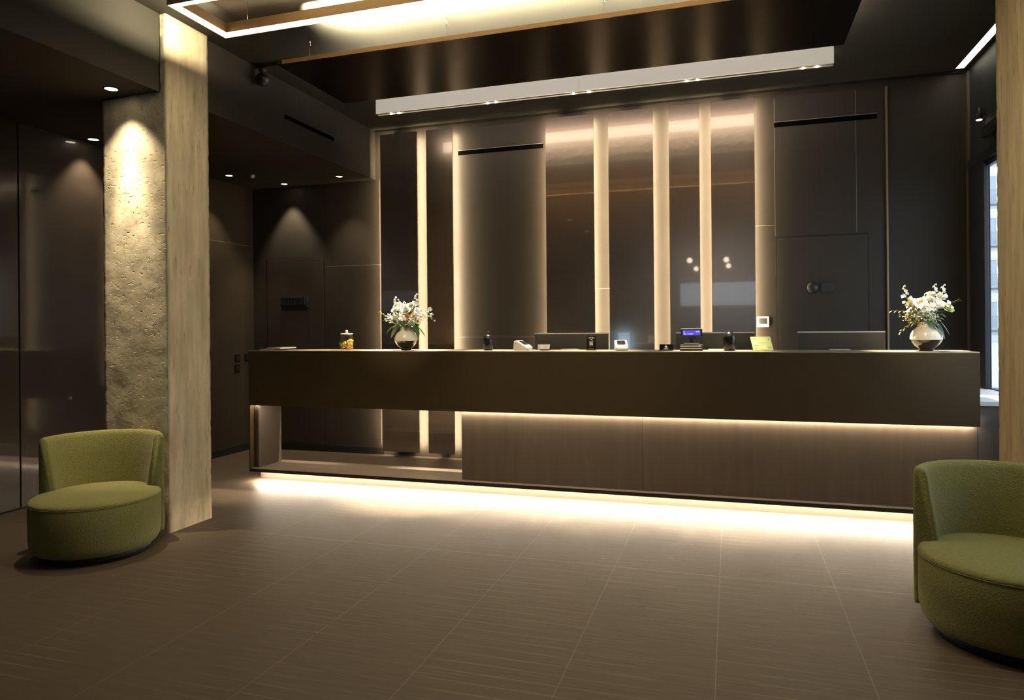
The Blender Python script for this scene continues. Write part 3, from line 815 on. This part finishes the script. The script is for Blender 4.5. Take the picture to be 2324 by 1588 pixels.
# ------------------------------------------------------------------ ceiling fittings
def spot(loc, target, watts, angle, blend, parent=None, col=(1, .82, .56), size=.02):
    l = bpy.data.lights.new('spot', 'SPOT'); l.energy = watts; l.color = col; l.spot_size = math.radians(angle); l.spot_blend = blend; l.shadow_soft_size = size
    o = bpy.data.objects.new('spot_beam', l); COL.objects.link(o)
    o.location = loc
    d = Vector(target) - Vector(loc); o.rotation_euler = d.to_track_quat('-Z', 'Y').to_euler()
    if parent: o.parent = parent; o.matrix_parent_inverse = parent.matrix_world.inverted()
    return o
def downlight(x, y, z, label, watts, target, angle=70, blend=.5, r=.038):
    t = thing('recessed_downlight', label, 'downlight', (x, y, z), group='recessed ceiling downlights')
    MB().lathe([(r, 0), (r + .008, 0), (r + .008, -.003), (r, -.004)], n=28, cap=False).build('trim_ring', M['dark'], t)
    MB().lathe([(0, -.001), (r, -.001), (r, -.002), (0, -.002)], n=28, cap=False).build('lens', M['lamp'], t)
    s = spot((0, 0, -.012), (target[0] - x, target[1] - y, target[2] - z), watts, angle, blend)
    s.parent = t
    return t
ZS = 2.82
downlight(-3.708, 3.434, ZS, 'round downlight in the soffit right above the left armchair', 55, (-3.70, 3.50, 0), 88, .85)
downlight(-4.827, 4.299, ZS, 'round downlight in the soffit close to the glossy left panel', 40, (-4.87, 4.33, 0), 80, .7)
downlight(-4.722, 5.746, ZS, 'leftmost small downlight in the far part of the soffit', 40, (-4.76, 5.76, 0), 76, .6, .032)
downlight(-4.460, 6.271, ZS, 'small downlight close to the wall above the lettered door', 60, (-4.46, 6.30, 0), 70, .6, .032)
downlight(-3.727, 6.147, ZS, 'small downlight in the soffit near the first bronze panel', 40, (-3.74, 6.18, 0), 76, .8, .032)
_dl = bpy.data.objects['recessed_downlight']
for (dy, w_, an) in ((.20, 150, 32), (.12, 60, 44)):
    s_ = spot((0, 0, -.012), (0, dy, -1.7), w_, an, .95); s_.parent = _dl
# lobby downlights behind the viewpoint (they show in the bronze panels)
for (x, y, lab) in ((-2.9, -.35, 'ceiling downlight nearest the viewpoint in the lobby'), (-2.9, -2.06, 'middle ceiling downlight of the lobby row'), (-2.9, -3.9, 'ceiling downlight at the street end of the lobby row')):
    downlight(x, y, H, lab, 14, (x, y, 0), 120, .6, .05)
for (x, y, wt, lab) in ((1.00, 2.90, 60, 'ceiling downlight above the darker green armchair'), (-1.75, 3.00, 58, 'unseen ceiling downlight added to brighten the floor and left pillar')):  # the second is an added lamp brightening the floor and left pillar
    downlight(x, y, H, lab, wt, (x, y, 0), 100, .7, .045)
for (x, y, tg, lab) in ((-2.10, 2.55, (VL[0], VL[1], ZL + .16), 'tilted ceiling spot aimed at the left flower vase'), (.35, 2.55, (VR[0], VR[1], ZL + .16), 'tilted ceiling spot aimed at the right flower vase'),
                        (-1.30, 2.55, (-1.2, ys, ZL), 'tilted ceiling spot aimed at the middle of the desk')):
    downlight(x, y, H, lab, 260 if 'vase' in lab else 120, tg, 15 if 'vase' in lab else 40, .9, .045)
sd = thing('smoke_detector', 'small white ball-shaped smoke detector under the soffit', 'smoke detector', (-4.495, 5.806, ZS))
MB().lathe([(0, 0), (.022, 0), (.024, -.006), (.022, -.020), (.012, -.030), (0, -.033)], n=24, cap=False).build('housing', M['white'], sd)
MB().lathe([(.0, -.033), (.005, -.033), (.004, -.036), (0, -.037)], n=12, cap=False).build('sensor_tip', M['dark'], sd)

# ring pendant
RX0, RX1, RY0, RY1, RZ = -3.012, .75, 3.165, 3.642, 3.138
rg = thing('ring_pendant_light', 'copper rectangular ring pendant with glowing underside at the ceiling', 'pendant light', (0, 0, RZ))
wd = .042
MB().box(RX0, RX1, RY1 - .003, RY1, -.012, .062).box(RX0, RX1, RY0, RY0 + .003, -.012, .062).box(RX0, RX0 + .003, RY0 + .003, RY1 - .003, -.012, .062).box(RX1 - .003, RX1, RY0 + .003, RY1 - .003, -.012, .062).build('outer_band', M['copper'], rg)
MB().box(RX0 + wd, RX1 - wd, RY1 - wd, RY1 - wd + .003, .002, .062).box(RX0 + wd, RX1 - wd, RY0 + wd - .003, RY0 + wd, -.012, .062).box(RX0 + wd - .003, RX0 + wd, RY0 + wd - .003, RY1 - wd + .003, .002, .062).box(RX1 - wd, RX1 - wd + .003, RY0 + wd - .003, RY1 - wd + .003, .002, .062).build('inner_band', M['copper'], rg)
MB().box(RX0 + .003, RX1 - .003, RY1 - wd + .003, RY1 - .003, 0, .008).box(RX0 + .003, RX1 - .003, RY0 + .003, RY0 + wd - .003, 0, .008).box(RX0 + .003, RX0 + wd - .003, RY0 + wd - .003, RY1 - wd + .003, 0, .008).box(RX1 - wd + .003, RX1 - .003, RY0 + wd - .003, RY1 - wd + .003, 0, .008).build('diffuser', M['ring'], rg)
MB().box(-2.60, .70, RY1 - wd / 2 - .010, RY1 - wd / 2 + .010, .040, .046).build('uplight', emit('ring_uplight_strip', (1.0, .88, .60), 60.0), rg)
al = bpy.data.lights.new('uplight_beam', 'AREA'); al.shape = 'RECTANGLE'; al.size = 3.1; al.size_y = .006; al.energy = 1150; al.color = (1.0, .87, .58); al.spread = math.radians(50)
ao = bpy.data.objects.new('uplight_beam', al); COL.objects.link(ao); ao.parent = rg
ao.location = (-.95, RY1 - wd / 2, .0582); ao.rotation_euler = (math.radians(90 + 21), 0, 0)
a4 = al.copy(); a4.energy = 260; a4.spread = math.radians(90)
a5 = bpy.data.objects.new('uplight_beam', a4); COL.objects.link(a5); a5.parent = rg
a5.location = (-.95, RY1 - wd / 2, .0584); a5.rotation_euler = (-math.radians(90 + 35), 0, 0)
a2 = bpy.data.lights.new('uplight_beam', 'AREA'); a2.shape = 'RECTANGLE'; a2.size = .006; a2.size_y = .42; a2.energy = 9; a2.color = (1.0, .87, .58); a2.spread = math.radians(140)
a3 = bpy.data.objects.new('uplight_beam', a2); COL.objects.link(a3); a3.parent = rg
a3.location = (RX0 + wd / 2, (RY0 + RY1) / 2, .068); a3.rotation_euler = (0, math.radians(90), 0)
for (x, y) in ((-2.83, RY1 - .02), (-1.1, RY1 - .02), (.55, RY1 - .02), (-2.83, RY0 + .02), (-1.1, RY0 + .02), (.55, RY0 + .02)):
    MB().tube([(x, y, .045), (x, y, H - RZ)], .0022, 6).build('suspension_wire', M['chrome'], rg)

# dark raft
rf = thing('ceiling_raft', 'dark bronze suspended ceiling panel with a copper front edge', 'ceiling panel', (0, 0, 3.10))
FX0, FX1, FY0, FY1 = -2.938, .715, 4.055, 4.935
MB().box(FX0, FX1, FY0 + .004, FY1, 0, .022, .001).build('panel', M['raft'], rf)
MB().box(FX0 + .045, FX1, FY0, FY0 + .004, -.001, .027).build('copper_edge', M['copper_dark'], rf)
MB().box(FX0 + .04, FX1 - .04, FY1 - .10, FY1 - .06, .022, .034).build('uplight', emit('raft_uplight', (1, .85, .66), 75.0), rf)
for x in (-2.771, -1.744, -.717, .31):
    MB().tube([(x, 4.202, .022), (x, 4.202, H - 3.10)], .0020, 6).lathe([(.006, 0), (.006, .045), (.002, .055)], (x, 4.202, H - 3.10 - .056), n=10).build('suspension_wire', M['chrome'], rf)
    MB().tube([(x, 4.80, .022), (x, 4.80, H - 3.10)], .0020, 6).build('suspension_wire', M['chrome'], rf)

# linear board light with mini spots
bd = thing('linear_board_light', 'long off-white hanging light board with tiny spots, behind the raft', 'light board', (0, 5.54, 3.19))
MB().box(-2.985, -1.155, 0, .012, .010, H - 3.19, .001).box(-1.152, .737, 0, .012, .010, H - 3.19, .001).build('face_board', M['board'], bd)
MB().box(-2.985, .737, .012, .046, .012, H - 3.19).build('rail', M['dark'], bd)
MB().box(-2.98, .732, .046, .050, .014, .124).build('rear_diffuser', emit('board_rear', (1, .84, .68), 5.5), bd)
MB().box(-2.985, .737, .040, .050, 0, .012, .001).box(-2.985, .737, 0.002, .010, .004, .010).build('lower_lip', M['white'], bd)
for x in (-2.846, -2.773, -1.944, -1.870, -1.202, -1.075, -.306, -.224, .530, .628):
    m_ = MB().lathe([(0, .012), (.009, .012), (.009, -.004), (0, -.004)], (x, .026, 0), n=14, cap=False)
    m_.build('mini_spot', M['lamp'], bd)
for (x, tx_, ty, w_) in ((-2.80, VL[0], VL[1], 60), (-1.944, -3.05, ys, 22), (-1.90, -1.7, 5.15, 22), (-1.14, -1.0, 5.15, 22), (-.265, -.1, 5.15, 26), (.58, VR[0], VR[1], 42)):
    s = spot((x, .02, -.02), (tx_, ty - 5.54, ZL + .12 - 3.19), w_ * 48, 24, .9)
    s.parent = bd

# linear slot light in the ceiling at the right
sl = thing('linear_ceiling_light', 'white linear light strip set into the ceiling at the right', 'ceiling light', (1.755, 0, H))
MB().box(-.030, .030, 2.5, 6.34, -.004, 0).build('diffuser', M['slot'], sl)
MB().box(-.034, -.030, 2.5, 6.385, -.006, 0).box(.030, .034, 2.5, 6.385, -.006, 0).box(-.030, .030, 6.34, 6.385, -.003, 0).build('rim', M['dark'], sl)

# surface spot and air curtain by the window
ms = thing('cylinder_spotlight', 'small black cylinder spotlight high on the wall by the window', 'spotlight', (1.79, 6.02, 2.81))
MB().lathe([(0, .006), (.022, .006), (.022, .09), (0, .09)], n=24, cap=False).box(.018, .04, -.008, .008, .05, .07).build('body', M['black'], ms)
MB().lathe([(0, .001), (.020, .001), (.020, .006), (0, .006)], n=24, cap=False).build('lens', emit('cyl_lens', (1, .95, .85), 2.0), ms)
ac = thing('air_curtain', 'dark narrow air vent box above the street window', 'vent box', (1.83, 5.72, 2.70))
MB().box(-.06, 0, -.20, .20, -.05, .03, .006).build('housing', mat('vent_box', (.03, .032, .036), .4), ac)
MB().box(-.062, -.06, -.18, .18, -.045, -.030).build('grille', M['frame'], ac)

# camera on a pipe under the ceiling
sc_ = thing('security_camera', 'black security camera hanging at the soffit by the raft', 'security camera', (-3.40, 4.52, H))
MB().tube([(-.06, 0, -.012), (.42, 0, -.012)], .010, 10).build('conduit', mat('conduit', (.035, .033, .028), .5), sc_)
MB().lathe([(0, -.022), (.030, -.022), (.030, -.05), (.012, -.055), (.012, -.075), (0, -.075)], (0, 0, 0), n=24, cap=False).build('mount', M['black'], sc_)
MB().ball((0, 0, -.115), .052, 3).build('housing', M['black'], sc_)
q = MB(); q.lathe([(0, 0), (.026, 0), (.028, .012), (.022, .024), (0, .026)], n=24, cap=False)
for v in q.bm.verts:
    v.co = Vector((v.co.x + .026, -.046 - v.co.z * .6, v.co.y - .118))
q.build('lens', M['blackgloss'], sc_)

# lobby pendants behind the viewpoint
pend = None
for (x, y, z, lab) in ((-.62, .95, 2.35, 'pendant globe over the front of the lobby, left one'), (-.60, -.85, 2.35, 'pendant globe behind the front left one in the lobby'),
                       (-.05, .85, 2.35, 'pendant globe over the front of the lobby, right one'), (-.02, -.40, 2.35, 'pendant globe behind the front right one in the lobby')):
    if pend is None:
        pend = thing('pendant_lamp', lab, 'pendant lamp', (x, y, z), group='globe pendants in the lobby'); pt = pend
        MB().ball((0, 0, 0), .043, 3).build('globe', M['globe'], pend)
        MB().tube([(0, 0, .042), (0, 0, H - 2.35)], .003, 6).build('cord', M['dark'], pend)
        MB().lathe([(0, .038), (.018, .038), (.018, .075), (0, .075)], n=16, cap=False).build('socket', M['copper'], pend)
    else:
        pt = copy_tree(pend); pt.location = (x, y, z); pt['label'] = lab

# ------------------------------------------------------------------ the street outside
st = MB().box(XR + .25, 60, -20, 110, -.30, -.15).build('street_ground', mat('street_paving', (.55, .56, .58), .8, noise_s=2, noise_a=.06))
struct(st, 'pale street paving outside the right window', 'street')
bd2 = thing('apartment_building', 'pale apartment building seen through the street window', 'building', (17.5, 62.0, -.15))
MB().box(-6, 10, 0, 8, 0, 17).build('wall', mat('facade', (.86, .86, .84), .8, noise_s=1.5, noise_a=.05), bd2)
for fl in range(5):
    for k in range(9):
        x = -5.0 + k * 1.7; z = 1.0 + fl * 3.2
        fr_ = MB().box(x - .5, x + .5, -.10, 0, z - .08, z + .02).box(x - .26, x - .18, -.06, 0, z, z + 2.0).box(x + .18, x + .26, -.06, 0, z, z + 2.0).box(x - .5, x + .5, -.08, 0, z + 2.0, z + 2.15).build('window', mat('facade_trim', (.70, .69, .66), .7) if fl + k == 0 else bpy.data.materials['facade_trim'], bd2)
        MB().box(x - .18, x + .18, -.02, 0, z, z + 2.0).build('pane', mat('facade_glass', (.42, .47, .52), .4) if fl + k == 0 else bpy.data.materials['facade_glass'], fr_)
    MB().box(-6.1, 10.1, -.22, 0, .55 + fl * 3.2, .72 + fl * 3.2).build('cornice', bpy.data.materials['facade_trim'], bd2)
    for k in (0, 2, 4, 6):
        x = -5.0 + k * 1.7; z = .95 + fl * 3.2
        rl = MB().box(x - .8, x + .8, -.75, 0, z - .12, z)
        for j in range(11):
            rl.box(x - .78 + j * .154, x - .76 + j * .154, -.73, -.71, z, z + .9)
        rl.box(x - .8, x + .8, -.75, -.70, z + .9, z + .95)
        rl.build('balcony', mat('balcony_iron', (.34, .36, .38), .6) if (fl == 0 and k == 0) else bpy.data.materials['balcony_iron'], bd2)

# ------------------------------------------------------------------ world
w = bpy.data.worlds.new('World'); S.world = w; w.use_nodes = True
bg = w.node_tree.nodes['Background']; bg.inputs['Color'].default_value = (.78, .89, 1.0, 1); bg.inputs['Strength'].default_value = 3.0

# ------------------------------------------------------------------ camera
f_px, yaw, roll, v0 = 1580.25, .303679, -.00889783, 740.65
cam = bpy.data.cameras.new('camera'); co = bpy.data.objects.new('camera', cam); COL.objects.link(co)
cam.sensor_fit = 'HORIZONTAL'; cam.sensor_width = 36; cam.lens = f_px / 2324 * 36
cam.shift_y = -(794 - v0) / 2324; cam.clip_start = .05; cam.clip_end = 200
fw = Vector((-math.sin(yaw), math.cos(yaw), 0)); rt = Vector((math.cos(yaw), math.sin(yaw), 0)); up = Vector((0, 0, 1))
c_, s_ = math.cos(roll), math.sin(roll)
R_ = rt * c_ + up * s_; U_ = up * c_ - rt * s_
co.matrix_world = Matrix(((R_.x, U_.x, -fw.x, 0), (R_.y, U_.y, -fw.y, 0), (R_.z, U_.z, -fw.z, 1.30), (0, 0, 0, 1)))
S.camera = co
vs = S.view_settings
vs.view_transform = 'Standard'; vs.look = 'None'; vs.gamma = 1.0; vs.exposure = 0.0; vs.use_curve_mapping = False
S.cycles.use_denoising = True
S.cycles.max_bounces = 10; S.cycles.diffuse_bounces = 5; S.cycles.glossy_bounces = 5; S.cycles.transparent_max_bounces = 12
S.cycles.sample_clamp_indirect = 6.0; S.cycles.caustics_reflective = False; S.cycles.caustics_refractive = False
